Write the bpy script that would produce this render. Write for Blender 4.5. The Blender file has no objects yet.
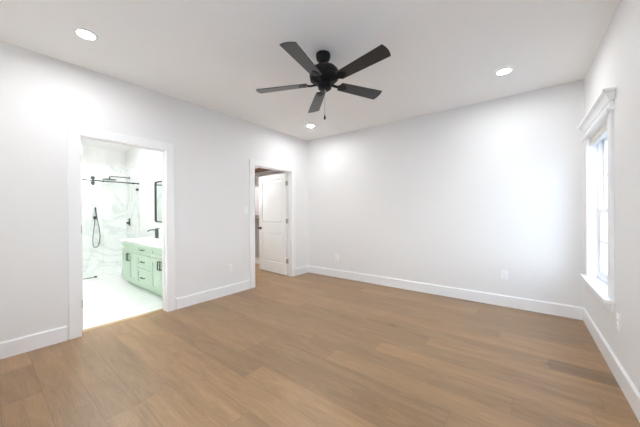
import bpy, bmesh, math, random
from mathutils import Vector, Matrix
random.seed(7)
SC = bpy.context.scene
C = SC.collection
PI = math.pi

# ------------------------------------------------------------------ camera
W = 4.116          # room width (x), left wall at x = 0, right wall at x = W
D = -4.44          # front wall (behind the camera); back wall at y = 0
H = 2.74           # ceiling
yaw, pit, rol = .6562, -.0030, -.0057
Fv = Vector((-math.sin(yaw)*math.cos(pit), math.cos(yaw)*math.cos(pit), math.sin(pit)))
Rv = Vector((math.cos(yaw), math.sin(yaw), 0))
Uv = Rv.cross(Fv)
R2 = math.cos(rol)*Rv + math.sin(rol)*Uv
U2 = -math.sin(rol)*Rv + math.cos(rol)*Uv
cd = bpy.data.cameras.new('camera')
cam = bpy.data.objects.new('camera', cd); C.objects.link(cam)
cam.matrix_world = Matrix(((R2.x, U2.x, -Fv.x, 3.5616), (R2.y, U2.y, -Fv.y, -4.2089), (R2.z, U2.z, -Fv.z, 1.2412), (0, 0, 0, 1)))
cd.sensor_fit = 'HORIZONTAL'; cd.sensor_width = 36.0; cd.lens = 36*263.366/640
cd.clip_start = .02; cd.clip_end = 200
SC.camera = cam

# ------------------------------------------------------------------ world, exposure
SC.view_settings.view_transform = 'Standard'
SC.view_settings.look = 'None'
SC.view_settings.exposure = 0.66
SC.view_settings.gamma = 1.0
SC.view_settings.use_curve_mapping = False
LAMP = 215.0       # radiance of the bedroom downlights
BATH = 215.0       # added bathroom downlights, out of view
CLOSET = 800.0
wd = bpy.data.worlds.new('sky'); SC.world = wd; wd.use_nodes = True
nt = wd.node_tree; bg = nt.nodes['Background']
tc = nt.nodes.new('ShaderNodeTexCoord'); sx = nt.nodes.new('ShaderNodeSeparateXYZ')
rp = nt.nodes.new('ShaderNodeValToRGB')
nt.links.new(tc.outputs['Generated'], sx.inputs[0]); nt.links.new(sx.outputs['Z'], rp.inputs[0])
rp.color_ramp.elements[0].position = 0.0; rp.color_ramp.elements[0].color = (.87, .935, 1, 1)
rp.color_ramp.elements[1].position = .8; rp.color_ramp.elements[1].color = (.56, .73, 1, 1)
nt.links.new(rp.outputs[0], bg.inputs[0]); bg.inputs[1].default_value = 4.5
SC.cycles.max_bounces = 16; SC.cycles.diffuse_bounces = 10; SC.cycles.transparent_max_bounces = 16
SC.cycles.glossy_bounces = 4; SC.cycles.sample_clamp_indirect = 8
SC.cycles.use_denoising = True
SC.cycles.caustics_reflective = False; SC.cycles.caustics_refractive = False

# ------------------------------------------------------------------ materials
def mat(name, col, rough=.5, metal=0, bump=0, bscale=120, spec=.5, emit=None):
    m = bpy.data.materials.new(name); m.use_nodes = True
    n = m.node_tree; b = n.nodes['Principled BSDF']
    b.inputs['Base Color'].default_value = (*col, 1); b.inputs['Roughness'].default_value = rough
    b.inputs['Metallic'].default_value = metal; b.inputs['Specular IOR Level'].default_value = spec
    if bump:
        t = n.nodes.new('ShaderNodeTexCoord'); z = n.nodes.new('ShaderNodeTexNoise'); u = n.nodes.new('ShaderNodeBump')
        z.inputs['Scale'].default_value = bscale; z.inputs['Detail'].default_value = 3
        u.inputs['Strength'].default_value = bump; u.inputs['Distance'].default_value = .004
        n.links.new(t.outputs['Object'], z.inputs['Vector']); n.links.new(z.outputs[0], u.inputs['Height']); n.links.new(u.outputs[0], b.inputs['Normal'])
    if emit:
        b.inputs['Emission Color'].default_value = (*emit[0], 1); b.inputs['Emission Strength'].default_value = emit[1]
    return m
M = {}
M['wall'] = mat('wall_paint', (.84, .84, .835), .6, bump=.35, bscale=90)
M['closet'] = mat('closet_shade_paint', (.60, .585, .565), .6, bump=.3, bscale=90)  # darker than the wall paint so the shade around the shelves reads
M['ceil'] = mat('ceiling_paint', (.92, .915, .90), .75, bump=.35, bscale=70)
M['trim'] = mat('trim_enamel', (.90, .905, .91), .3)
M['door'] = mat('door_enamel', (.86, .865, .85), .35)
M['black'] = mat('fan_black_metal', (.008, .008, .009), .42, spec=.25)
M['blade'] = mat('fan_blade_laminate', (.020, .021, .023), .33, spec=.6)
M['nickel'] = mat('satin_nickel', (.42, .40, .37), .35, 1)
M['bronze'] = mat('dark_knob_metal', (.10, .09, .08), .35, 1)
M['dark'] = mat('gunmetal_fittings', (.055, .07, .066), .5, 0, spec=.3)
M['plate'] = mat('device_plastic', (.92, .92, .92), .3)
M['slot'] = mat('socket_slot', (.12, .12, .12), .6)
M['vinyl'] = mat('window_vinyl', (.88, .89, .90), .35)
M['blind'] = mat('blind_vinyl', (.80, .78, .72), .45)
M['quartz'] = mat('white_quartz', (.88, .88, .87), .18)
M['ceramic'] = mat('white_ceramic', (.9, .9, .9), .12)
M['mint'] = mat('mint_cabinet_paint', (.50, .635, .51), .4)
M['chrome'] = mat('mirror_silver', (.85, .9, .88), .03, 1)
M['concrete'] = mat('pale_concrete_drive', (.24, .275, .31), .9, bump=.3, bscale=20)
M['stain'] = mat('cedar_shelf', (.42, .17, .09), .5)
M['lens'] = mat('lamp_lens', (.9, .9, .9), .4, emit=((.98, .985, 1.0), LAMP))
M['blens'] = mat('added_bath_lens', (.9, .9, .9), .4, emit=((.98, .99, 1.0), BATH))
M['clens'] = mat('closet_lamp_lens', (.9, .9, .9), .4, emit=((.96, .98, 1.0), CLOSET))
M['globe'] = mat('added_lamp_globe', (.9, .9, .9), .4, emit=((1.0, .99, .98), 90))
M['chain'] = mat('bead_chain', (.35, .33, .30), .35, 1)

def stain_grain(m):
    n = m.node_tree; b = n.nodes['Principled BSDF']
    t = n.nodes.new('ShaderNodeTexCoord'); mp = n.nodes.new('ShaderNodeMapping'); z = n.nodes.new('ShaderNodeTexNoise'); r = n.nodes.new('ShaderNodeValToRGB')
    mp.inputs['Scale'].default_value = (2, 30, 30); z.inputs['Scale'].default_value = 2
    n.links.new(t.outputs['Object'], mp.inputs[0]); n.links.new(mp.outputs[0], z.inputs['Vector']); n.links.new(z.outputs[0], r.inputs[0])
    r.color_ramp.elements[0].color = (.17, .062, .035, 1); r.color_ramp.elements[1].color = (.30, .13, .075, 1)
    n.links.new(r.outputs[0], b.inputs['Base Color'])
stain_grain(M['stain'])

def glass(name, tint, refl=.06):
    m = bpy.data.materials.new(name); m.use_nodes = True; n = m.node_tree; n.nodes.clear()
    o = n.nodes.new('ShaderNodeOutputMaterial'); tr = n.nodes.new('ShaderNodeBsdfTransparent'); g = n.nodes.new('ShaderNodeBsdfGlossy'); mx = n.nodes.new('ShaderNodeMixShader')
    fr = n.nodes.new('ShaderNodeFresnel'); fr.inputs[0].default_value = 1.25
    tr.inputs[0].default_value = (*tint, 1); g.inputs['Roughness'].default_value = .01
    ge = n.nodes.new('ShaderNodeNewGeometry'); fb = n.nodes.new('ShaderNodeMath'); fb.operation = 'SUBTRACT'; fb.inputs[0].default_value = 1.0
    fm = n.nodes.new('ShaderNodeMath'); fm.operation = 'MULTIPLY'      # reflect at the front face of the pane only
    n.links.new(ge.outputs['Backfacing'], fb.inputs[1]); n.links.new(fb.outputs[0], fm.inputs[0]); n.links.new(fr.outputs[0], fm.inputs[1]); n.links.new(fm.outputs[0], mx.inputs[0]); n.links.new(tr.outputs[0], mx.inputs[1]); n.links.new(g.outputs[0], mx.inputs[2]); n.links.new(mx.outputs[0], o.inputs[0])
    return m
M['pane'] = glass('window_glass', (.97, .985, .985))
M['shglass'] = glass('shower_glass', (.982, .993, .988))

def marble(name, tw, th, axis, base=(.86, .87, .865), vein=(.71, .74, .73), grout=(.74, .75, .74), rough=.15, amount=1.0):
    m = bpy.data.materials.new(name); m.use_nodes = True; n = m.node_tree; b = n.nodes['Principled BSDF']; L = n.links.new
    t = n.nodes.new('ShaderNodeTexCoord')
    mp = n.nodes.new('ShaderNodeMapping'); mp.inputs['Rotation'].default_value = (.5, .3, .6)
    z = n.nodes.new('ShaderNodeTexNoise'); z.inputs['Scale'].default_value = 1.1; z.inputs['Detail'].default_value = 7; z.inputs['Distortion'].default_value = 1.4
    L(t.outputs['Object'], mp.inputs[0]); L(mp.outputs[0], z.inputs['Vector'])
    a = n.nodes.new('ShaderNodeMath'); a.operation = 'SUBTRACT'; a.inputs[1].default_value = .5; L(z.outputs[0], a.inputs[0])
    ab = n.nodes.new('ShaderNodeMath'); ab.operation = 'ABSOLUTE'; L(a.outputs[0], ab.inputs[0])
    r = n.nodes.new('ShaderNodeValToRGB'); r.color_ramp.elements[0].position = 0; r.color_ramp.elements[1].position = .030
    k = amount
    r.color_ramp.elements[0].color = tuple(vein[i]*k + base[i]*(1-k) for i in range(3)) + (1,); r.color_ramp.elements[1].color = (*base, 1)
    L(ab.outputs[0], r.inputs[0])
    s = n.nodes.new('ShaderNodeSeparateXYZ'); L(t.outputs['Object'], s.inputs[0]); c = n.nodes.new('ShaderNodeCombineXYZ')
    L(s.outputs[axis[0]], c.inputs[0]); L(s.outputs[axis[1]], c.inputs[1])
    br = n.nodes.new('ShaderNodeTexBrick'); br.inputs['Scale'].default_value = 1; br.inputs['Brick Width'].default_value = tw; br.inputs['Row Height'].default_value = th
    br.inputs['Mortar Size'].default_value = .002; br.inputs['Mortar Smooth'].default_value = 0; br.offset = .5
    br.inputs['Mortar'].default_value = (*grout, 1)
    L(c.outputs[0], br.inputs['Vector']); L(r.outputs[0], br.inputs['Color1']); L(r.outputs[0], br.inputs['Color2']); L(br.outputs['Color'], b.inputs['Base Color'])
    b.inputs['Roughness'].default_value = rough
    return m
M['marble_x'] = marble('shower_marble_side', 1.2, .6, ('X', 'Z'))
M['marble_y'] = marble('shower_marble_back', 1.2, .6, ('Y', 'Z'))
M['tile'] = marble('bathroom_floor_tile', 1.2, .6, ('Y', 'X'), rough=.3, amount=.35)

def oak():
    m = bpy.data.materials.new('oak_planks'); m.use_nodes = True; n = m.node_tree; b = n.nodes['Principled BSDF']; L = n.links.new
    uv = n.nodes.new('ShaderNodeUVMap'); uv.uv_map = 'grain'
    at = n.nodes.new('ShaderNodeAttribute'); at.attribute_name = 'tone'
    def noise(sc, scale, detail, dist):
        mp = n.nodes.new('ShaderNodeMapping'); mp.inputs['Scale'].default_value = sc
        z = n.nodes.new('ShaderNodeTexNoise'); z.inputs['Scale'].default_value = scale; z.inputs['Detail'].default_value = detail; z.inputs['Distortion'].default_value = dist
        L(uv.outputs[0], mp.inputs[0]); L(mp.outputs[0], z.inputs['Vector']); return z
    cath = noise((1.0, 7, 1), 1.6, 3, 1.0)       # broad cathedral figure
    fine = noise((4, 90, 1), 1.5, 4, .3)          # pores
    def ramp(src, p0, c0, p1, c1):
        r = n.nodes.new('ShaderNodeValToRGB'); r.color_ramp.elements[0].position = p0; r.color_ramp.elements[1].position = p1
        r.color_ramp.elements[0].color = (c0, c0, c0, 1); r.color_ramp.elements[1].color = (c1, c1, c1, 1); L(src, r.inputs[0]); return r.outputs[0]
    wv = n.nodes.new('ShaderNodeMath'); wv.operation = 'SINE'
    ml = n.nodes.new('ShaderNodeMath'); ml.operation = 'MULTIPLY'; ml.inputs[1].default_value = 55
    L(cath.outputs[0], ml.inputs[0]); L(ml.outputs[0], wv.inputs[0])
    def mul(a, bb):
        x = n.nodes.new('ShaderNodeMix'); x.data_type = 'RGBA'; x.blend_type = 'MULTIPLY'; x.inputs[0].default_value = 1
        L(a, x.inputs[6]); L(bb, x.inputs[7]); return x.outputs[2]
    c = mul(at.outputs['Color'], ramp(cath.outputs[0], .3, .84, .7, 1.10))
    c = mul(c, ramp(wv.outputs[0], 0.0, .95, 1.0, 1.02))
    c = mul(c, ramp(fine.outputs[0], .35, .90, .65, 1.06))
    vo = n.nodes.new('ShaderNodeTexVoronoi'); vo.inputs['Scale'].default_value = .9; mp = n.nodes.new('ShaderNodeMapping'); mp.inputs['Scale'].default_value = (1, 2.2, 1)
    L(uv.outputs[0], mp.inputs[0]); L(mp.outputs[0], vo.inputs['Vector'])
    c = mul(c, ramp(vo.outputs['Distance'], 0.0, .30, .10, 1.0))   # knots
    L(c, b.inputs['Base Color']); b.inputs['Roughness'].default_value = .36; b.inputs['Specular IOR Level'].default_value = .5
    bu = n.nodes.new('ShaderNodeBump'); bu.inputs['Strength'].default_value = .05; L(fine.outputs[0], bu.inputs['Height']); L(bu.outputs[0], b.inputs['Normal'])
    return m
M['oak'] = oak()
M['seam'] = mat('plank_bevel', (.20, .13, .08), .7)

# ------------------------------------------------------------------ mesh helpers
def BM(): return bmesh.new()
def box(bm, x0, x1, y0, y1, z0, z1, bev=0, T=None, seg=1, mi=0):
    vs = [bm.verts.new((x, y, z)) for x in (x0, x1) for y in (y0, y1) for z in (z0, z1)]
    fs = [bm.faces.new([vs[i] for i in q]) for q in ((0, 1, 3, 2), (4, 6, 7, 5), (0, 4, 5, 1), (2, 3, 7, 6), (0, 2, 6, 4), (1, 5, 7, 3))]
    for f in fs: f.material_index = mi
    if bev:
        es = list({e for f in fs for e in f.edges})
        r = bmesh.ops.bevel(bm, geom=es, offset=bev, segments=seg, profile=.5, affect='EDGES')
        vs = list({v for f in r['faces'] for v in f.verts} | {v for v in vs if v.is_valid})
    if T is not None:
        for v in vs: v.co = T @ v.co
    return vs
def prism(bm, pts, axis, a, b):
    """closed profile pts (two coords) swept along axis from a to b"""
    def P(p, t): return {'x': (t, p[0], p[1]), 'y': (p[0], t, p[1]), 'z': (p[0], p[1], t)}[axis]
    A = [bm.verts.new(P(p, a)) for p in pts]; B = [bm.verts.new(P(p, b)) for p in pts]
    n = len(pts)
    for i in range(n): bm.faces.new((A[i], A[(i+1) % n], B[(i+1) % n], B[i]))
    bm.faces.new(A[::-1]); bm.faces.new(B)
    return A+B
def lathe(bm, prof, seg=32, T=None, cap=True):
    """prof: list of (r, z)"""
    rings = []; new = []
    for r, z in prof:
        if r < 1e-6:
            v = bm.verts.new((0, 0, z)); rings.append([v]); new.append(v)
        else:
            ring = [bm.verts.new((r*math.cos(2*PI*i/seg), r*math.sin(2*PI*i/seg), z)) for i in range(seg)]; rings.append(ring); new += ring
    for A, B in zip(rings, rings[1:]):
        for i in range(seg):
            j = (i+1) % seg
            if len(A) == 1 and len(B) > 1: bm.faces.new((A[0], B[i], B[j]))
            elif len(B) == 1 and len(A) > 1: bm.faces.new((A[i], A[j], B[0]))
            elif len(A) > 1: bm.faces.new((A[i], A[j], B[j], B[i]))
    if cap and len(rings[0]) > 1: bm.faces.new(rings[0][::-1])
    if cap and len(rings[-1]) > 1: bm.faces.new(rings[-1])
    if T is not None:
        for v in new: v.co = T @ v.co
    return new
def tube(bm, pts, r, seg=10):
    pts = [Vector(p) for p in pts]; rings = []
    up = None
    for i, p in enumerate(pts):
        d = (pts[min(i+1, len(pts)-1)] - pts[max(i-1, 0)]).normalized()
        if up is None: up = d.orthogonal().normalized()
        up = (up - d*up.dot(d)).normalized(); s = d.cross(up)
        rr = r[i] if isinstance(r, (list, tuple)) else r
        rings.append([bm.verts.new(p + rr*(math.cos(2*PI*k/seg)*up + math.sin(2*PI*k/seg)*s)) for k in range(seg)])
    for A, B in zip(rings, rings[1:]):
        for k in range(seg): bm.faces.new((A[k], A[(k+1) % seg], B[(k+1) % seg], B[k]))
    bm.faces.new(rings[0][::-1]); bm.faces.new(rings[-1])
def smooth_pts(P, n=8):
    P = [Vector(p) for p in P]; out = []
    for i in range(len(P)-1):
        p0, p1, p2, p3 = P[max(i-1, 0)], P[i], P[i+1], P[min(i+2, len(P)-1)]
        for k in range(n):
            t = k/n
            out.append(.5*((2*p1)+(p2-p0)*t+(2*p0-5*p1+4*p2-p3)*t*t+(3*p1-p0-3*p2+p3)*t**3))
    out.append(P[-1]); return out
def obj(name, bm, m, parent=None, smooth=False):
    bmesh.ops.recalc_face_normals(bm, faces=bm.faces)
    me = bpy.data.meshes.new(name); bm.to_mesh(me); bm.free()
    for q in (m if isinstance(m, (list, tuple)) else [m]): me.materials.append(M[q])
    if smooth:
        me.polygons.foreach_set('use_smooth', [True]*len(me.polygons)); me.set_sharp_from_angle(angle=math.radians(35))
    o = bpy.data.objects.new(name, me); C.objects.link(o)
    if parent is not None: o.parent = parent
    return o
def tag(o, label, cat, group=None, kind=None):
    o['label'] = label; o['category'] = cat
    if group: o['group'] = group
    if kind: o['kind'] = kind
    return o
def empty(name, loc=(0, 0, 0), rot=(0, 0, 0)):
    o = bpy.data.objects.new(name, None); C.objects.link(o); o.location = loc; o.rotation_euler = rot; o.empty_display_size = .05
    return o
def dup(root, loc, rot=None):
    r = root.copy(); C.objects.link(r); r.location = loc
    if rot is not None: r.rotation_euler = rot
    for ch in list(root.children):
        c = ch.copy(); C.objects.link(c); c.parent = r; c.matrix_parent_inverse = ch.matrix_parent_inverse.copy()
        for g in list(ch.children):
            d = g.copy(); C.objects.link(d); d.parent = c; d.matrix_parent_inverse = g.matrix_parent_inverse.copy()
    return r
def struct(name, bm, m, label, cat, smooth=False):
    return tag(obj(name, bm, m, None, smooth), label, cat, kind='structure')

def wall_grid(U, Z, solid, const0, const1, axis):
    """one shell for a wall: U, Z breakpoints, solid(i, j) tells filled cells, thickness const0..const1 across axis"""
    bm = BM(); cache = {}
    def V(u, c, z):
        k = (round(u, 5), round(c, 5), round(z, 5))
        if k not in cache: cache[k] = bm.verts.new((c, u, z) if axis == 'x' else (u, c, z))
        return cache[k]
    nu, nz = len(U)-1, len(Z)-1
    S = lambda i, j: 0 <= i < nu and 0 <= j < nz and solid(i, j)
    for i in range(nu):
        for j in range(nz):
            if not S(i, j): continue
            u0, u1, z0, z1 = U[i], U[i+1], Z[j], Z[j+1]
            for c in (const0, const1): bm.faces.new((V(u0, c, z0), V(u1, c, z0), V(u1, c, z1), V(u0, c, z1)))
            for (di, dj, a, b) in ((-1, 0, (u0, z0), (u0, z1)), (1, 0, (u1, z0), (u1, z1)), (0, -1, (u0, z0), (u1, z0)), (0, 1, (u0, z1), (u1, z1))):
                if not S(i+di, j+dj): bm.faces.new((V(a[0], const0, a[1]), V(b[0], const0, b[1]), V(b[0], const1, b[1]), V(a[0], const1, a[1])))
    return bm

# ------------------------------------------------------------------ room shell
WT = .12
BD0, BD1, CD0, CD1, DH = -3.590, -2.744, -1.405, -.475, 2.055     # door openings in the left wall (rough), head height
XB = -4.02                                                        # far wall of the bathroom
YP = -2.04                                                        # bathroom side of the bathroom/closet partition
WY0, WY1, WZ0, WZ1 = -1.15, -.285, .557, 2.007                    # window opening

FX = (2.75, 3.95)                                                 # added twin windows, unseen in the wall behind the viewer
U = [D-.15, BD0, BD1, CD0, CD1, .0]; Z = [0, DH, H]
struct('wall_left', wall_grid(U, Z, lambda i, j: not (j == 0 and i in (1, 3)), -WT, 0, 'x'), 'wall', 'white textured wall with the two doorways', 'wall')
struct('wall_closet.001', wall_grid([XB-.12, -.06], [0, H], lambda i, j: True, 0, .12, 'y'), 'closet', 'closet wall darkened for shade that carries the wooden shelves', 'wall')
U = [-.06, W+.15]
struct('wall_back', wall_grid(U, [0, H], lambda i, j: True, 0, .12, 'y'), 'wall', 'plain white wall facing the room with two low sockets', 'wall')
U = [D-.15, WY0-3, WY1-3, WY0, WY1, 0]; Z = [0, WZ0, WZ1, H]
struct('wall_right', wall_grid(U, Z, lambda i, j: not (i in (1, 3) and j == 1), W, W+.15, 'x'), 'wall', 'white textured wall with the tall narrow window', 'wall')
struct('wall_front', wall_grid([XB-.12, FX[0]+WY0, FX[0]+WY1, FX[1]+WY0, FX[1]+WY1, W+.15], [0, WZ0, WZ1, H], lambda i, j: not (i in (1, 3) and j == 1), D-.15, D, 'y'), 'wall', 'white wall behind the viewer', 'wall')
struct('wall_partition', wall_grid([XB, -WT], [0, H], lambda i, j: True, YP, YP+.12, 'y'), 'wall', 'white bathroom wall that carries the dark framed mirror', 'wall')
struct('wall_bathroom', wall_grid([D, YP], [0, H], lambda i, j: True, XB-.12, XB, 'x'), 'wall', 'white wall behind the marble at the far end of the shower', 'wall')
struct('wall_closet', wall_grid([YP+.12, 0], [0, H], lambda i, j: True, -2.52, -2.40, 'x'), 'closet', 'closet end wall with colour darkened for shade', 'wall')
bm = BM(); box(bm, XB-.12, W+.15, D-.15, .12, H, H+.12)
struct('ceiling', bm, 'ceil', 'matt off-white ceiling over the room', 'ceiling')

# tiled bathroom floor and the oak threshold
bm = BM(); box(bm, XB, -.145, D, YP, -.06, 0)
struct('floor_bathroom', bm, 'tile', 'glossy white tiled floor of the bathroom', 'floor')

# oak floor: one mesh, each plank a face with its own tone
def oak_floor():
    bm = BM(); uvl = bm.loops.layers.uv.new('grain'); col = bm.loops.layers.float_color.new('tone')
    base = Vector((.325, .199, .101))
    pw = .19
    def plank(x0, x1, y0, y1, tone, hue=0):
        g = .0008
        vs = [bm.verts.new(p) for p in ((x0+g, y0+g, 0), (x1-g, y0+g, 0), (x1-g, y1-g, 0), (x0+g, y1-g, 0))]
        f = bm.faces.new(vs); f.material_index = 0
        ox, oy = random.uniform(0, 50), random.uniform(0, 50)
        c = (base.x*tone*(1+hue), base.y*tone, base.z*tone*(1-hue*1.3), 1)
        for l in f.loops:
            l[uvl].uv = (l.vert.co.x+ox, l.vert.co.y+oy); l[col] = c
    special = {  # row index from the back wall -> planks (x0, x1, tone, hue)
        7: [(2.10, 3.727, .98, .0), (3.727, W+.01, .74, .0)],
        8: [(1.2, 2.83, .93, .0), (2.83, W+.01, 1.10, .02)],
        5: [(1.55, 3.373, .95, 0), (3.373, W+.01, 1.14, .0)],
        10: [(.7, 2.493, 1.0, 0), (2.493, 3.9, 1.12, .02)],
        11: [(1.9, 3.504, .96, 0), (3.504, W+.01, .93, 0)],
        12: [(.9, 2.224, .98, .02), (2.224, 4.0, 1.10, .02)],
        13: [(.25, 1.563, 1.05, 0), (1.563, 3.2, .93, .0)],
        14: [(-.3, 1.563, 1.03, .02), (1.563, 3.3, .88, .02)],
        15: [(.05, 1.885, .86, .02), (1.885, 3.6, 1.08, .03)],
        16: [(-.3, 1.1, 1.10, .03), (1.1, 3.0, 1.06, .03)],
        17: [(.3, 2.2, 1.08, .03)],
        19: [(.746, 1.569, .92, .02), (1.569, 3.1, 1.02, .02)],
        21: [(.341, .894, .82, .02), (.894, 2.5, .98, .02)],
    }
    k = 0; y1 = .05
    while y1 > D-.1:
        y0 = y1-pw
        xa = -2.45 if y0 > YP else -.145
        row = special.get(k, [])
        x = xa-random.uniform(0, 1.5); out = []
        if row:
            first = row[0][0]
            while x < first-.05:
                nx = min(first, x+random.uniform(1.0, 1.9))
                if first-nx < .5: nx = first
                out.append((x, nx, random.uniform(.90, 1.08), random.uniform(-.02, .03))); x = nx
            for (a, b, t, h) in row: out.append((max(a, x), b, t, h)); x = b
        while x < W:
            nx = x+random.uniform(1.0, 1.95)
            out.append((x, nx, random.uniform(.90, 1.08), random.uniform(-.02, .03))); x = nx
        for (a, b, t, h) in out:
            a, b = max(a, xa), min(b, W+.02)
            if b-a > .01: plank(a, b, max(y0, D-.02), min(y1, .02), t, h)
        y1 = y0; k += 1
    # dark backing seen in the bevels
    for (xa, xb, ya, yb) in ((-2.45, W+.02, YP, .02), (-.145, W+.02, D-.02, YP)):
        f = bm.faces.new([bm.verts.new(p) for p in ((xa, ya, -.004), (xb, ya, -.004), (xb, yb, -.004), (xa, yb, -.004))]); f.material_index = 1
    me = bpy.data.meshes.new('floor'); bm.normal_update(); bm.to_mesh(me); bm.free()
    me.materials.append(M['oak']); me.materials.append(M['seam'])
    o = bpy.data.objects.new('floor', me); C.objects.link(o)
    return tag(o, 'wide plank oak floor in warm brown', 'floor', kind='structure')
oak_floor()
bm = BM(); prism(bm, [(-.165, .0), (-.165, .004), (-.150, .010), (-.105, .010), (-.09, .004), (-.09, .0)], 'y', BD0+.005, BD1-.005)
me_thr = struct('trim_1', bm, 'oakstrip' if 'oakstrip' in M else 'blind', 'tan wooden threshold strip under the bathroom doorway', 'threshold')
M['oakstrip'] = mat('oak_threshold', (.46, .32, .17), .4); me_thr.data.materials[0] = M['oakstrip']

# baseboards
def baseboard(name, axis, a, b, face, sgn, label):
    t, h = .015, .145
    p = [(0, 0), (t, 0), (t, h-.012), (t-.008, h-.002), (t-.009, h), (0, h)]
    pts = [(face+sgn*q[0], q[1]) for q in p]
    bm = BM(); prism(bm, pts, axis, a, b)
    return struct(name, bm, 'trim', label, 'baseboard')
baseboard('baseboard_left', 'y', D, BD0-.091, 0, 1, 'white baseboard on the left wall before the bathroom doorway')
baseboard('baseboard_left.001', 'y', BD1+.091, CD0-.091, 0, 1, 'white baseboard between the two doorways')
baseboard('baseboard_left.002', 'y', CD1+.091, -.015, 0, 1, 'short white baseboard between closet doorway and room corner')
baseboard('baseboard_back', 'x', 0, W-.015, 0, -1, 'long white baseboard along the back wall')
baseboard('baseboard_right', 'y', D, 0, W, -1, 'white baseboard below the window wall')
baseboard('baseboard_front', 'x', .02, W-.02, D, 1, 'white baseboard on the wall behind the viewer')
baseboard('baseboard_closet', 'x', -2.4, -WT, 0, -1, 'white baseboard inside the closet under the lower shelf')

# door casings and jambs
def casing(name, y0, y1, zt, label):
    w, t = .095, .018; r = .006
    bm = BM()
    box(bm, 0, t, y0-w+r, y0+r, 0, zt+w-r, .002)
    box(bm, 0, t, y1-r, y1+w-r, 0, zt+w-r, .002)
    box(bm, 0, t, y0+r, y1-r, zt-r, zt+w-r, .002)
    return struct(name, bm, 'trim', label, 'door casing')
def jamb(name, y0, y1, zt, stop, label):
    bm = BM(); t = .016
    for (a, b, s) in ((y0, y0+t, 1), (y1-t, y1, -1)):
        box(bm, -WT-.004, .002, a, b, 0, zt, .001)
        c = (b, b+.011) if s > 0 else (a-.011, a)
        box(bm, stop-.03, stop, c[0], c[1], 0, zt-t, .001)
    box(bm, -WT-.004, .002, y0+t, y1-t, zt-t, zt, .001)
    box(bm, stop-.03, stop, y0+t+.011, y1-t-.011, zt-t-.011, zt-t, .001)
    return struct(name, bm, 'trim', label, 'door jamb')
casing('trim_2', BD0+.012, BD1-.012, DH-.012, 'flat white casing around the bathroom doorway')
jamb('trim_3', BD0, BD1, DH, -.052, 'white jamb lining the bathroom doorway')
casing('trim_4', CD0+.012, CD1-.012, DH-.012, 'flat white casing around the closet doorway')
jamb('trim_5', CD0, CD1, DH, -.052, 'white jamb lining the closet doorway')

# ------------------------------------------------------------------ doors
def door(name, pin, ang, width, label, knob=True):
    """local frame: hinge pin at the origin, slab along +x, face towards -y"""
    root = empty(name, pin, (0, 0, ang)); tag(root, label, 'door', kind='structure')
    Hh, th, z0 = 2.02, .035, .012
    x0, x1 = .004, .004+width; y0, y1 = .002, .002+th
    bm = BM()
    sw = .118
    holes = [(.235, .82), (1.035, Hh-.105)]
    box(bm, x0, x1, y0+.0155, y1-.0155, z0, z0+Hh)
    for a, b in ((x0, x0+sw), (x1-sw, x1)): box(bm, a, b, y0, y1, z0, z0+Hh, .002)
    for a, b in ((z0, holes[0][0]), (holes[0][1], holes[1][0]), (holes[1][1], z0+Hh)): box(bm, x0+sw, x1-sw, y0, y1, a, b, .002)
    for a, b in holes:
        px0, px1, pz0, pz1 = x0+sw+.002, x1-sw-.002, a+.002, b-.002
        for (ys, yb) in ((y0+.003, y0+.0150), (y1-.003, y1-.0150)):     # raised field with sloping borders
            m_ = .030
            o_ = [bm.verts.new(p) for p in ((px0+.006, yb, pz0+.006), (px1-.006, yb, pz0+.006), (px1-.006, yb, pz1-.006), (px0+.006, yb, pz1-.006))]
            i_ = [bm.verts.new(p) for p in ((px0+m_, ys, pz0+m_), (px1-m_, ys, pz0+m_), (px1-m_, ys, pz1-m_), (px0+m_, ys, pz1-m_))]
            for k in range(4): bm.faces.new((o_[k], o_[(k+1) % 4], i_[(k+1) % 4], i_[k]))
            bm.faces.new(i_)
    obj('door_slab', bm, 'door', root)
    for hz in (.29, 1.08, 1.825):
        bm = BM()
        tube(bm, [(0, 0, hz-.045), (0, 0, hz+.045)], .0065, 12)
        box(bm, .001, .0038, .0, .034, hz-.044, hz+.044)
        box(bm, -.034, .0, -.0035, -.001, hz-.044, hz+.044)
        obj('hinge', bm, 'nickel', root, True)
    if knob:
        for s, yf in ((-1, y0), (1, y1)):
            T = Matrix.Translation((x1-.065, yf, .915)) @ Matrix.Rotation(-s*PI/2, 4, 'X')
            bm = BM(); lathe(bm, [(.032, 0), (.032, .006), (.011, .008), (.011, .03), (.022, .036), (.027, .046), (.024, .056), (0, .060)], 20, T)
            obj('door_knob', bm, 'bronze', root, True)
    return root
# closet door: pin at the right jamb, swung into the closet by about 95 degrees
closet_door = door('door_1', (-.112, CD1-.018-.034, 0), 0, .908, 'white two panel door standing open into the closet')
closet_door.matrix_world = Matrix.Translation((-WT+.002, CD1-.016, 0)) @ Matrix.Rotation(math.radians(180-5.5), 4, 'Z')
bath_door = door('door_2', (-WT-.002, BD0+.016, 0), 0, .805, 'white bathroom door swung inwards, only its hinged edge showing', True)
bath_door.matrix_world = Matrix.Translation((-WT-.002, BD0+.0165, 0)) @ Matrix.Rotation(math.radians(180), 4, 'Z') @ Matrix.Scale(-1, 4, (0, 1, 0))

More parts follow.
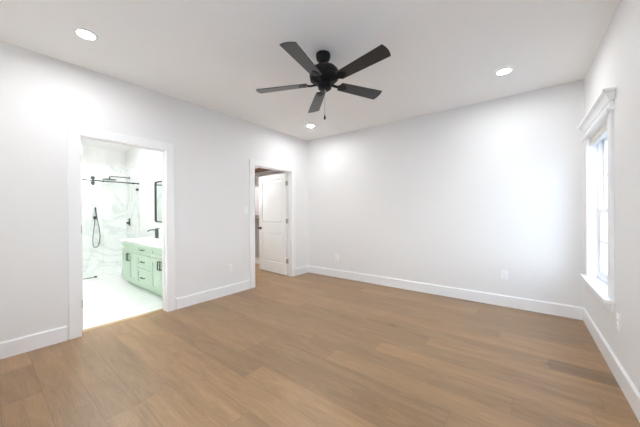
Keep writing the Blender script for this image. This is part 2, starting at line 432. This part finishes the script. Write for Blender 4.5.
# ------------------------------------------------------------------ window
win = tag(empty('window_1', (0, 0, 0)), 'white single hung window with small grid panes', 'window', kind='structure')
fx0, fx1 = W+.062, W+.15
bm = BM()
for a, b in ((WY0, WY0+.03), (WY1-.03, WY1)): box(bm, fx0, fx1, a, b, WZ0, WZ1, .002)
for a, b in ((WZ0, WZ0+.035), (WZ1-.03, WZ1)): box(bm, fx0, fx1, WY0+.03, WY1-.03, a, b, .002)
obj('window_frame', bm, 'vinyl', win)
def sash(z0, z1, x, nm, rail_bot):
    bm = BM(); y0, y1 = WY0+.03, WY1-.03; t = .026
    for a, b in ((y0, y0+.035), (y1-.035, y1)): box(bm, x, x+t, a, b, z0, z1, .002)
    box(bm, x, x+t, y0+.035, y1-.035, z0, z0+rail_bot, .002); box(bm, x, x+t, y0+.035, y1-.035, z1-.035, z1, .002)
    s = obj(nm, bm, 'vinyl', win)
    ym, zm = (y0+y1)/2, (z0+rail_bot+z1-.035)/2
    bm = BM(); box(bm, x+.007, x+.019, y0+.035, y1-.035, zm-.009, zm+.009)
    box(bm, x+.0075, x+.0185, ym-.009, ym+.009, z0+rail_bot, z1-.035)
    obj('muntin', bm, 'vinyl', s)
    bm = BM(); box(bm, x+.0115, x+.0145, y0+.033, y1-.033, z0+rail_bot-.002, z1-.033); obj('pane', bm, 'pane', s)
    return s
sash(WZ0+.035, 1.265, W+.070, 'lower_sash', .05)
sash(1.235, WZ1-.03, W+.100, 'upper_sash', .035)
bm = BM(); box(bm, W+.062, W+.07, -.74, -.69, 1.258, 1.272, .003); obj('sash_lock', bm, 'vinyl', win)
# reveal lining of the drywall opening
bm = BM()
box(bm, W-.001, fx0, WY0, WY0+.006, WZ0, WZ1); box(bm, W-.001, fx0, WY1-.006, WY1, WZ0, WZ1); box(bm, W-.001, fx0, WY0+.006, WY1-.006, WZ1-.006, WZ1)
obj('jamb_lining', bm, 'trim', win)
# casing set of the window
wc = tag(empty('trim_6', (W, (WY0+WY1)/2, WZ0)), 'white window casing with stepped crown head and sill', 'window casing', kind='structure')
def rel(o):
    o.matrix_parent_inverse = Matrix.Translation(wc.location).inverted(); return o
for a, b in ((WY0-.088, WY0+.003), (WY1-.003, WY1+.088)):
    bm = BM(); box(bm, W-.020, W, a, b, WZ0, WZ1, .002); rel(obj('side_casing', bm, 'trim', wc))
def wrap(bm, prof, y0, y1, base):
    """profile (projection, z) wrapped round three sides of a board that stands out `base` from the wall"""
    loops = []
    for d, z in prof:
        loops.append([bm.verts.new(p) for p in ((W, y0-d, z), (W-base-d, y0-d, z), (W-base-d, y1+d, z), (W, y1+d, z))])
    for A, B in zip(loops, loops[1:]):
        for k in range(4): bm.faces.new((A[k], A[(k+1) % 4], B[(k+1) % 4], B[k]))
    bm.faces.new(loops[0][::-1]); bm.faces.new(loops[-1])
ya, yb = WY0-.088, WY1+.088
bm = BM(); wrap(bm, [(.002, WZ1), (.022, WZ1+.003), (.026, WZ1+.012), (.026, WZ1+.018), (.022, WZ1+.027), (.002, WZ1+.030)], ya, yb, .0185); rel(obj('head_bead', bm, 'trim', wc))
bm = BM(); box(bm, W-.020, W, ya, yb, WZ1+.030, WZ1+.110, .001); rel(obj('head_frieze', bm, 'trim', wc))
bm = BM(); wrap(bm, [(.012, WZ1+.085), (.021, WZ1+.087), (.022, WZ1+.097), (.026, WZ1+.104), (.032, WZ1+.118), (.040, WZ1+.134), (.056, WZ1+.142), (.062, WZ1+.146), (.062, WZ1+.164), (.0, WZ1+.165)], ya, yb, .0085); rel(obj('crown_moulding', bm, 'trim', wc))
bm = BM(); box(bm, W-.062, W+.062, WY0, WY1, WZ0-.026, WZ0+.0005, .0)
box(bm, W-.062, W, ya-.028, yb+.028, WZ0-.027, WZ0, .006, seg=2); rel(obj('window_sill', bm, 'trim', wc))
bm = BM(); box(bm, W-.018, W, ya, yb, WZ0-.098, WZ0-.026, .003); rel(obj('apron', bm, 'trim', wc))
# raised blind under the window head
bl = tag(empty('window_blind', (W+.03, (WY0+WY1)/2, WZ1-.07)), 'cream blind drawn up tight under the window head', 'blind')
def relb(o): o.matrix_parent_inverse = Matrix.Translation(bl.location).inverted(); return o
bm = BM(); box(bm, W+.006, W+.052, WY0+.008, WY1-.008, WZ1-.046, WZ1-.006, .003); relb(obj('headrail', bm, 'blind', bl))
bm = BM()
for k in range(4): box(bm, W+.005, W+.053, WY0+.014, WY1-.014, WZ1-.051-.0052*k, WZ1-.0475-.0052*k, .0006)
relb(obj('slat_stack', bm, 'blind', bl))
bm = BM(); box(bm, W+.008, W+.05, WY0+.014, WY1-.014, WZ1-.085, WZ1-.067, .003); relb(obj('bottom_rail', bm, 'blind', bl))
# matching window near the viewer, inferred and added unseen for its daylight
w2 = dup(win, (0, -3, 0)); w2.name = 'window_2'; w2['label'] = 'white single hung window added unseen beside the viewer'
c2 = dup(wc, wc.location+Vector((0, -3, 0))); c2.name = 'trim_7'; c2['label'] = 'white casing of the added window beside the viewer'
b2 = dup(bl, bl.location+Vector((0, -3, 0))); b2['label'] = 'raised blind of the added window beside the viewer'
# twin windows added behind the viewer to even out the daylight
for k, fx_ in enumerate(FX):
    nm = ('left', 'right')[k]
    w3 = dup(win, (fx_, D+W, 0), (0, 0, -PI/2)); w3.name = 'window_%d' % (3+k); w3['label'] = 'added unseen window behind the viewer, %s of the pair' % nm
    c3 = dup(wc, (fx_+wc.location.y, D, WZ0), (0, 0, -PI/2)); c3.name = 'trim_%d' % (8+k); c3['label'] = 'casing of the added window behind the viewer, %s of the pair' % nm
# pale paving outside
bm = BM(); box(bm, W+.16, W+14, -18, 9, -.45, -.35); box(bm, -8, W+.16, -18, D-.16, -.45, -.35); struct('ground', bm, 'concrete', 'blue grey drive outside the window', 'ground')

# ------------------------------------------------------------------ recessed lamps
def downlight(loc, lens, label, group):
    r = empty('recessed_light', loc); tag(r, label, 'ceiling light', group)
    bm = BM(); lathe(bm, [(.056, 0), (.076, 0), (.076, -.003), (.071, -.008), (.058, -.009), (.056, -.006), (.056, 0)], 32, None, False)
    o = obj('trim_ring', bm, 'trim', r, True)
    bm = BM()
    vs = [bm.verts.new((.056*math.cos(2*PI*k/24), .056*math.sin(2*PI*k/24), -.005)) for k in range(24)]
    bm.faces.new(vs[::-1]); t2 = [bm.verts.new((v.co.x, v.co.y, -.0005)) for v in vs]; bm.faces.new(t2)
    for k in range(24): bm.faces.new((vs[k], vs[(k+1) % 24], t2[(k+1) % 24], t2[k]))
    obj('lens', bm, lens, r)
    return r
g = 'recessed lights in the bedroom ceiling'
L0 = downlight((.685, -3.651, H), 'lens', 'lit round ceiling light nearest the bathroom doorway', g)
for loc, lb in (((3.407, -.780, H), 'lit round ceiling light nearest the window'), ((.677, -.716, H), 'lit round ceiling light in the far corner by the closet'),
                ((3.40, -3.62, H), 'lit round ceiling light above the viewer')):
    d = dup(L0, loc); d['label'] = lb
for loc, lb in (((-1.3, -3.25, H), 'added unseen bathroom ceiling light before the vanity'), ((-2.6, -2.75, H), 'added unseen bathroom ceiling light near the shower')):
    downlight(loc, 'blens', lb, 'added lights in the bathroom ceiling')  # unseen lamps, added to brighten the bathroom
downlight((-1.5, -.95, H), 'clens', 'lit round ceiling light inside the closet', None)

# ------------------------------------------------------------------ ceiling fan
fan = tag(empty('ceiling_fan', (2.068, -2.206, 2.464)), 'matt black five blade ceiling fan in the middle of the ceiling', 'ceiling fan')
FZ = 2.464
nrm = Vector((-.055, -.013, 1)).normalized()
Tilt = Vector((0, 0, 1)).rotation_difference(nrm).to_matrix().to_4x4()
# slight tilt: the fan hangs from its ball joint; pivot at the ball
piv = Vector((0, 0, .235))
TT = Matrix.Translation(piv) @ Tilt @ Matrix.Translation(-piv)
off = (TT @ Vector((0, 0, 0)));
bm = BM(); lathe(bm, [(0, .278), (.066, .278), (.069, .268), (.068, .245), (.060, .222), (.045, .207), (.030, .201), (0, .200)], 36); obj('canopy', bm, 'black', fan, True)
bm = BM(); lathe(bm, [(.0, .216), (.016, .216), (.016, .185), (.030, .182), (.032, .170), (.032, .155), (0, .155)], 24, TT); obj('downrod', bm, 'black', fan, True)
bm = BM(); lathe(bm, [(0, .155), (.045, .154), (.085, .147), (.115, .132), (.133, .110), (.139, .088), (.139, .070), (.134, .064), (.134, .056), (.137, .051), (.134, .036), (.118, .022), (.092, .014), (0, .010)], 48, TT); obj('motor_housing', bm, 'black', fan, True)
bm = BM(); lathe(bm, [(0, .012), (.080, .012), (.080, -.008), (.062, -.012), (.058, -.020), (.062, -.024), (.064, -.040), (.060, -.054), (.046, -.064), (.028, -.069), (0, -.070)], 36, TT); sw = obj('switch_housing', bm, 'black', fan, True)
bm = BM(); lathe(bm, [(0, -.069), (.010, -.070), (.010, -.076), (.006, -.080), (0, -.081)], 14, TT); obj('end_cap', bm, 'nickel', sw, True)
R0, RT = .165, .662
for k in range(5):
    a = math.radians(138.3 + 72*k)
    RZ = TT @ Matrix.Rotation(a, 4, 'Z')
    P = RZ @ Matrix.Rotation(math.radians(-12), 4, 'X')
    # blade outline (local x along the blade)
    n = 12; up = []; 
    wr, wt = .053, .070
    outl = [(R0, -wr+.012), (R0+.010, -wr), ]
    for i in range(1, 9): outl.append((R0+.01+(RT-.022-R0)*i/8, -wr-(wt-wr)*i/8))
    for i in range(1, 8):
        t = i/8
        outl.append((RT-.014+.016*math.sin(PI*t)**.7, (-wt+2*wt*t)*.98))
    for i in range(8, 0, -1): outl.append((R0+.01+(RT-.022-R0)*i/8, wr+(wt-wr)*i/8))
    outl += [(R0+.010, wr), (R0, wr-.012)]
    bm = BM(); vs = prism(bm, outl, 'z', -.003, .003)
    for v in vs: v.co = P @ v.co
    b_ = obj('blade', bm, 'blade', fan)
    # iron: arm from the motor, then a flat forked plate under the blade
    bm = BM()
    pts = [(.070, 0, -.004), (.10, 0, -.009), (.13, 0, -.012), (.16, 0, -.009)]
    tube(bm, smooth_pts(pts, 4), [.0125]*13, 10)
    for v in list(bm.verts): v.co.z = -.006+(v.co.z+.006)*.75; v.co.y *= 1.25
    pl_ = [(x-.04, y) for x, y in ((.185, -.014), (.20, -.030), (.225, -.038), (.25, -.036), (.275, -.022), (.288, -.010), (.288, .010), (.275, .022), (.25, .036), (.225, .038), (.20, .030), (.185, .014))]
    prism(bm, pl_, 'z', -.0085, -.0033)
    for (sx_, sy_) in ((.188, -.024), (.188, .024), (.232, 0)): lathe(bm, [(0, -.0085), (.005, -.0085), (.005, -.0105), (0, -.012)], 10, Matrix.Translation((sx_, sy_, 0)))
    for v in bm.verts: v.co = P @ v.co
    obj('blade_iron', bm, 'black', b_, True)
pc = Vector((.033, -.024, 0))
bm = BM(); tube(bm, [pc+Vector((0, 0, z)) for z in (-.055, -.12, -.2, -.312)], .0016, 8); ch = obj('pull_chain', bm, 'chain', fan)
bm = BM(); lathe(bm, [(0, -.308), (.004, -.310), (.0055, -.322), (.009, -.334), (.009, -.348), (.005, -.354), (0, -.355)], 14, Matrix.Translation(pc)); obj('chain_fob', bm, 'black', ch, True)

# ------------------------------------------------------------------ wall devices (local: plate in the XZ plane, facing -y)
def outlet_proto():
    r = empty('wall_outlet')
    bm = BM(); box(bm, -.036, .036, -.006, 0, -.058, .058, .004, seg=2); obj('cover_plate', bm, 'plate', r)
    for s in (-1, 1):
        bm = BM()
        pts = [(.0165*math.cos(t), s*.0195+.0145*max(-.88, min(.88, math.sin(t)*1.15))) for t in [2*PI*i/24 for i in range(24)]]
        prism(bm, pts, 'y', -.0085, -.005); f_ = obj('receptacle', bm, 'plate', r)
        bm = BM(); 
        for (x, hh) in ((-.0062, .0045), (.0062, .0036)): box(bm, x-.001, x+.001, -.0088, -.0080, s*.0195+.0025-hh, s*.0195+.0025+hh)
        box(bm, -.002, .002, -.0088, -.0080, s*.0195-.010, s*.0195-.0065); obj('slot', bm, 'slot', f_)
    bm = BM(); lathe(bm, [(0, .0), (.003, 0), (.0028, .0012), (0, .0015)], 10, Matrix.Translation((0, -.006, 0)) @ Matrix.Rotation(PI/2, 4, 'X')); obj('screw', bm, 'plate', r)
    return r
g = 'duplex wall outlets'
O0 = outlet_proto(); O0.location = (3.369, 0, .412); tag(O0, 'white duplex outlet on the right half of the back wall', 'outlet', g)
d = dup(O0, (.727, 0, .392)); d['label'] = 'white duplex outlet at the closet end of the back wall'
d = dup(O0, (0, -1.855, .402), (0, 0, PI/2)); d['label'] = 'white duplex outlet between the two doorways'
d = dup(O0, (W, -1.345, .425), (0, 0, -PI/2)); d['label'] = 'white duplex outlet on the right wall past the window'
sw_ = tag(empty('light_switch', (0, -1.553, 1.292), (0, 0, PI/2)), 'white rocker light switch beside the closet doorway casing', 'light switch')
bm = BM(); box(bm, -.036, .036, -.006, 0, -.058, .058, .004, seg=2); obj('cover_plate', bm, 'plate', sw_)
bm = BM(); prism(bm, [(-.005, -.033), (-.0075, -.033), (-.011, .033), (-.005, .033)], 'x', -.0165, .0165); obj('rocker', bm, 'plate', sw_)

# ------------------------------------------------------------------ closet
us = tag(empty('closet_shelf', (-1.25, -.20, 2.235)), 'upper reddish wood closet shelf on a white cleat, near the door head', 'shelf', 'closet shelves')
bm = BM(); box(bm, -1.14, 1.13, -.20, .1985, 0, .02, .002); obj('shelf_board', bm, 'stain', us)
bm = BM(); box(bm, -1.14, 1.13, .180, .1985, -.042, -.0005, .002); obj('cleat', bm, 'trim', us)
ls = tag(empty('closet_shelf', (-1.25, -.20, 1.165)), 'lower brown wood closet shelf seen past the door edge', 'shelf', 'closet shelves')
bm = BM(); box(bm, -1.14, 1.13, -.20, .1985, 0, .02, .002); obj('shelf_board', bm, 'stain', ls)
bm = BM(); box(bm, -1.14, 1.13, .180, .1985, -.042, -.0005, .002); obj('cleat', bm, 'trim', ls)

# ------------------------------------------------------------------ bathroom: vanity
VX0, VX1, VY, VT = -2.17, -.155, -2.63, .75
van = tag(empty('vanity_cabinet', ((VX0+VX1)/2, (VY+YP)/2, 0)), 'mint green double vanity with black pulls', 'cabinet')
def relv(o, p=van): o.matrix_parent_inverse = Matrix.Translation(van.location).inverted() if p is van else Matrix.Identity(4); return o
VD = VY+.02
XA, XC = -1.44, -.875
bm = BM()
YV = YP-.0015
box(bm, VX0, VX1, VD, YV, .09, .108); box(bm, VX0, VX1, VD, VD+.018, .108, VT); box(bm, VX0, VX1, YV-.012, YV, .108, VT)
for xv in (VX0, XA-.009, XC-.009, VX1-.018): box(bm, xv, xv+.018, VD+.018, YV-.012, .108, VT)
relv(obj('body', bm, 'mint', van))
bm = BM(); box(bm, VX0+.02, VX1-.02, VY+.085, YP-.0015, 0, .09); relv(obj('toe_kick', bm, 'mint', van))
def shaker(nm, x0, x1, z0, z1, rail, pull=None):
    gp = .003; x0 += gp; x1 -= gp; z0 += gp; z1 -= gp
    bm = BM()
    for a, b in ((x0, x0+rail), (x1-rail, x1)): box(bm, a, b, VY, VD, z0, z1, .0015)
    for a, b in ((z0, z0+rail), (z1-rail, z1)): box(bm, x0+rail, x1-rail, VY, VD, a, b, .0015)
    box(bm, x0+rail-.002, x1-rail+.002, VY+.010, VD, z0+rail-.002, z1-rail+.002)
    o = relv(obj(nm, bm, 'mint', van))
    if pull:
        px, pz, L, vert = pull
        bm = BM(); r = .0055
        if vert:
            box(bm, px-r, px+r, VY-.034, VY-.023, pz-L/2, pz+L/2, .0015)
            for s in (-1, 1): box(bm, px-r, px+r, VY-.024, VY, pz+s*(L/2-.006)-.005, pz+s*(L/2-.006)+.005)
        else:
            box(bm, px-L/2, px+L/2, VY-.034, VY-.023, pz-r, pz+r, .0015)
            for s in (-1, 1): box(bm, px+s*(L/2-.006)-.005, px+s*(L/2-.006)+.005, VY-.024, VY, pz-r, pz+r)
        h = obj('handle', bm, 'dark', o); h.matrix_parent_inverse = Matrix.Identity(4)
    return o
XA, XC = -1.44, -.875
for (a, b) in ((VX0, XA), (XC, VX1)):
    m_ = (a+b)/2
    shaker('drawer_front', a, b, .592, VT-.004, .05)
    shaker('cabinet_door', a, m_, .092, .588, .065, (m_-.035, .50, .125, True))
    shaker('cabinet_door', m_, b, .092, .588, .065, (m_+.035, .50, .125, True))
for (z0, z1) in ((.592, VT-.004), (.378, .588), (.092, .374)):
    shaker('drawer', XA, XC, z0, z1, .05, ((XA+XC)/2, (z0+z1)/2+.0, .12, False))
# countertop with two undermount basins cut in
ct = tag(empty('vanity_countertop', ((VX0+VX1)/2, (VY+YP)/2, VT)), 'white quartz vanity top with short backsplash', 'countertop')
def relc(o): o.matrix_parent_inverse = Matrix.Translation(ct.location).inverted(); return o
X0, X1, Y0, Y1 = VX0-.012, VX1+.012, VY-.018, YP-.0015
S1, S2 = (-2.035, -1.575), (-.745, -.285); SY = (-2.54, -2.25)
bm = wall_grid([X0, S1[0], S1[1], S2[0], S2[1], X1], [Y0, SY[0], SY[1], Y1], lambda i, j: not (j == 1 and i in (1, 3)), VT+.0006, VT+.038, 'y')
for v in bm.verts: v.co = Vector((v.co.x, v.co.z, v.co.y))
relc(obj('slab', bm, 'quartz', ct))
bm = BM(); box(bm, X0, X1, Y1-.018, Y1, VT+.038, VT+.12, .002); relc(obj('backsplash', bm, 'quartz', ct))
for s in (S1, S2):
    bm = BM(); e = .0
    o_ = [(s[0], SY[0]), (s[1], SY[0]), (s[1], SY[1]), (s[0], SY[1])]
    top = [bm.verts.new((x, y, VT+.002)) for x, y in o_]
    cx_, cy_ = (s[0]+s[1])/2, (SY[0]+SY[1])/2
    bot = [bm.verts.new((cx_+(x-cx_)*.86, cy_+(y-cy_)*.82, VT-.12)) for x, y in o_]
    for k in range(4): bm.faces.new((top[k], top[(k+1) % 4], bot[(k+1) % 4], bot[k]))
    bm.faces.new(bot)
    relc(obj('basin', bm, 'ceramic', ct))
# tap
fx, fy, fz = -1.800, -2.195, VT+.0386
tp = tag(empty('basin_faucet', (fx, fy, fz)), 'dark single lever faucet at the basin nearest the shower', 'faucet')
bm = BM(); lathe(bm, [(.034, 0), (.034, .006), (.031, .009), (.030, .012), (.030, .160), (.027, .166), (0, .167)], 24); obj('faucet_body', bm, 'dark', tp, True)
bm = BM(); tube(bm, smooth_pts([(0, -.02, .150), (0, -.07, .158), (0, -.125, .152), (0, -.15, .128)], 5), .010, 12); obj('spout', bm, 'dark', tp, True)
bm = BM(); box(bm, -.009, .009, -.012, .055, .173, .182, .003); lathe(bm, [(0, .167), (.026, .167), (.026, .177), (0, .178)], 20); obj('lever', bm, 'dark', tp)
# added vanity lamp, unseen behind the door jamb, brightens the bathroom ceiling
vlt = tag(empty('added_vanity_light', (-.60, YP, 2.13)), 'added three globe vanity lamp, unseen above the basin nearest the doorway', 'wall light')
bm = BM(); box(bm, -.30, .30, -.025, 0, -.03, .03, .004); obj('back_plate', bm, 'dark', vlt)
for xg in (-.21, 0, .21):
    bm = BM(); tube(bm, [(xg, -.02, 0), (xg, -.09, 0), (xg, -.095, .02)], .01, 10); obj('lamp_arm', bm, 'dark', vlt, True)
    bm = BM(); lathe(bm, [(.02, -.062), (.045, -.047), (.062, -.015), (.062, .015), (.045, .047), (.0, .062)], 20, Matrix.Translation((xg, -.10, .08))); obj('globe', bm, 'globe', vlt, True)
# mirror
mx0, mx1, mz0, mz1 = -2.235, -1.375, 1.072, 1.872
mr = tag(empty('wall_mirror', ((mx0+mx1)/2, YP, (mz0+mz1)/2)), 'dark framed rounded mirror above the vanity', 'mirror')
def rrect(hw, hh, r, n=6):
    out = []
    for cx_, cz_, a0 in ((hw-r, hh-r, 0), (-hw+r, hh-r, PI/2), (-hw+r, -hh+r, PI), (hw-r, -hh+r, 1.5*PI)):
        for k in range(n+1): out.append((cx_+r*math.cos(a0+PI/2*k/n), cz_+r*math.sin(a0+PI/2*k/n)))
    return out
hw, hh = (mx1-mx0)/2, (mz1-mz0)/2
bm = BM(); A = rrect(hw, hh, .05); B = rrect(hw-.02, hh-.02, .035); n = len(A)
ya_, yb_ = -.030, -.001
fo = [bm.verts.new((x, ya_, z)) for x, z in A]; fi = [bm.verts.new((x, ya_, z)) for x, z in B]
bo = [bm.verts.new((x, yb_, z)) for x, z in A]; bi = [bm.verts.new((x, yb_, z)) for x, z in B]
for k in range(n):
    j = (k+1) % n
    bm.faces.new((fo[k], fo[j], fi[j], fi[k])); bm.faces.new((fo[k], bo[k], bo[j], fo[j])); bm.faces.new((fi[k], fi[j], bi[j], bi[k])); bm.faces.new((bo[k], bi[k], bi[j], bo[j]))
obj('mirror_frame', bm, 'dark', mr)
bm = BM(); prism(bm, rrect(hw-.019, hh-.019, .036), 'y', -.012, -.004); obj('mirror_glass', bm, 'chrome', mr)

# ------------------------------------------------------------------ bathroom: shower
SX = -3.90                    # marble face of the far wall
bm = BM(); box(bm, XB, SX, D, YP, 0, 2.345); struct('wall_shower', bm, 'marble_y', 'veined marble cladding on the far shower wall', 'wall')
bm = BM(); box(bm, SX, -3.085, YP-.012, YP, 0, 2.345); struct('wall_shower.001', bm, 'marble_x', 'veined marble cladding on the shower side wall', 'wall')
GX = -3.138
rl = tag(empty('shower_rail', (GX, YP, 1.90)), 'dark round rail across the top of the shower glass', 'rail')
bm = BM(); tube(bm, [(.035, -1.45, 0), (.035, -.014, 0)], .0125, 14); obj('rail_tube', bm, 'dark', rl, True)
bm = BM(); lathe(bm, [(0, 0), (.024, 0), (.024, .012), (.016, .016), (.016, .03), (0, .03)], 20, Matrix.Translation((.035, -.0125, 0)) @ Matrix.Rotation(PI/2, 4, 'X')); obj('end_bracket', bm, 'dark', rl, True)
# fixed screen, clamped to rail and wall
fs = tag(empty('shower_screen', (GX, -2.37, 0)), 'fixed clear glass screen next to the side wall', 'shower screen')
bm = BM(); box(bm, -.005, .005, -.315, .317, .012, 1.95); obj('glass_panel', bm, 'shglass', fs)
for y in (-.30, .225):
    bm = BM(); lathe(bm, [(0, -.012), (.019, -.012), (.019, .022), (0, .0222)], 18, Matrix.Translation((0, y, 1.90)) @ Matrix.Rotation(PI/2, 4, 'Y')); obj('rail_clamp', bm, 'dark', fs, True)
bm = BM(); box(bm, -.022, .022, .272, .317, 1.745, 1.795, .003); obj('wall_clamp', bm, 'dark', fs)
bm = BM(); box(bm, -.02, .02, .272, .317, .25, .30, .003); obj('wall_clamp', bm, 'dark', fs)
bm = BM(); box(bm, -.01, .01, -.315, .317, 0, .012); obj('bottom_seal', bm, 'quartz', fs)
# sliding door
sd = tag(empty('shower_door', (GX+.075, -3.05, 0)), 'sliding clear glass shower door hung from twin rollers', 'shower door')
bm = BM(); box(bm, -.005, .005, -.43, .372, .015, 1.86); obj('glass_panel', bm, 'shglass', sd)
for y in (.212, -.30):
    bm = BM()
    for dz in (.0475, -.0475): lathe(bm, [(0, -.016), (.030, -.016), (.034, -.010), (.034, .010), (.030, .016), (0, .016)], 24, Matrix.Translation((-.030, y, 1.90+dz)) @ Matrix.Rotation(PI/2, 4, 'Y'))
    box(bm, -.014, .010, y-.016, y+.016, 1.80, 1.955, .003)
    obj('roller', bm, 'dark', sd, True)
bm = BM(); box(bm, -.012, .012, -.43, .230, .0, .010, .002); obj('door_guide', bm, 'dark', sd)
bm = BM(); box(bm, -.016, .016, .218, .258, 0, .026, .003); obj('guide_block', bm, 'dark', sd)
# hand shower on the far wall
hs = tag(empty('hand_shower', (SX, -2.640, 1.16)), 'dark hand shower with looping hose on the marble wall', 'hand shower')
bm = BM(); lathe(bm, [(0, 0), (.033, 0), (.033, .010), (.014, .014), (.014, .06), (0, .06)], 20, Matrix.Rotation(PI/2, 4, 'Y')); box(bm, .05, .085, -.018, .018, -.016, .020, .004); obj('wall_bracket', bm, 'dark', hs, True)
bm = BM(); tube(bm, [(.068, -.005, .225), (.068, .000, .15), (.068, .012, .05), (.068, .022, -.02), (.068, .03, -.07)], [.015, .0145, .012, .0105, .008], 12); obj('handset', bm, 'dark', hs, True)
bm = BM(); tube(bm, smooth_pts([(.068, .030, -.065), (.06, .06, -.22), (.05, .075, -.42), (.05, .055, -.585), (.05, .00, -.655), (.05, -.04, -.60), (.05, -.045, -.42), (.045, -.022, -.20), (.030, -.006, -.03)], 8), .006, 8); obj('hose', bm, 'dark', hs, True)
# mixer valve and rain head on the side wall
vl = tag(empty('shower_valve', (-3.70, YP-.012, 1.05)), 'dark shower mixer plate with lever on the side wall', 'shower valve')
bm = BM(); box(bm, -.045, .045, -.012, 0, -.085, .085, .004); obj('valve_plate', bm, 'dark', vl)
bm = BM(); lathe(bm, [(0, 0), (.024, 0), (.024, .045), (0, .047)], 18, Matrix.Translation((0, -.012, -.02)) @ Matrix.Rotation(PI/2, 4, 'X')); box(bm, -.055, .008, -.06, -.05, -.030, -.014, .003); obj('lever', bm, 'dark', vl)
rh = tag(empty('rain_shower', (-3.697, YP-.012, 2.076)), 'round dark rain shower head on a long wall arm', 'shower head')
bm = BM(); tube(bm, smooth_pts([(0, 0, 0), (0, -.15, 0), (0, -.34, -.004), (0, -.372, -.03), (0, -.375, -.058)], 6), .0105, 12); obj('arm', bm, 'dark', rh, True)
bm = BM(); lathe(bm, [(0, 0), (.03, 0), (.03, .008), (0, .010)], 20, Matrix.Rotation(PI/2, 4, 'X')); obj('escutcheon', bm, 'dark', rh, True)
bm = BM(); lathe(bm, [(0, -.052), (.020, -.054), (.030, -.062), (.122, -.066), (.125, -.072), (.122, -.078), (0, -.078)], 32, Matrix.Translation((0, -.375, 0))); obj('spray_head', bm, 'dark', rh, True)
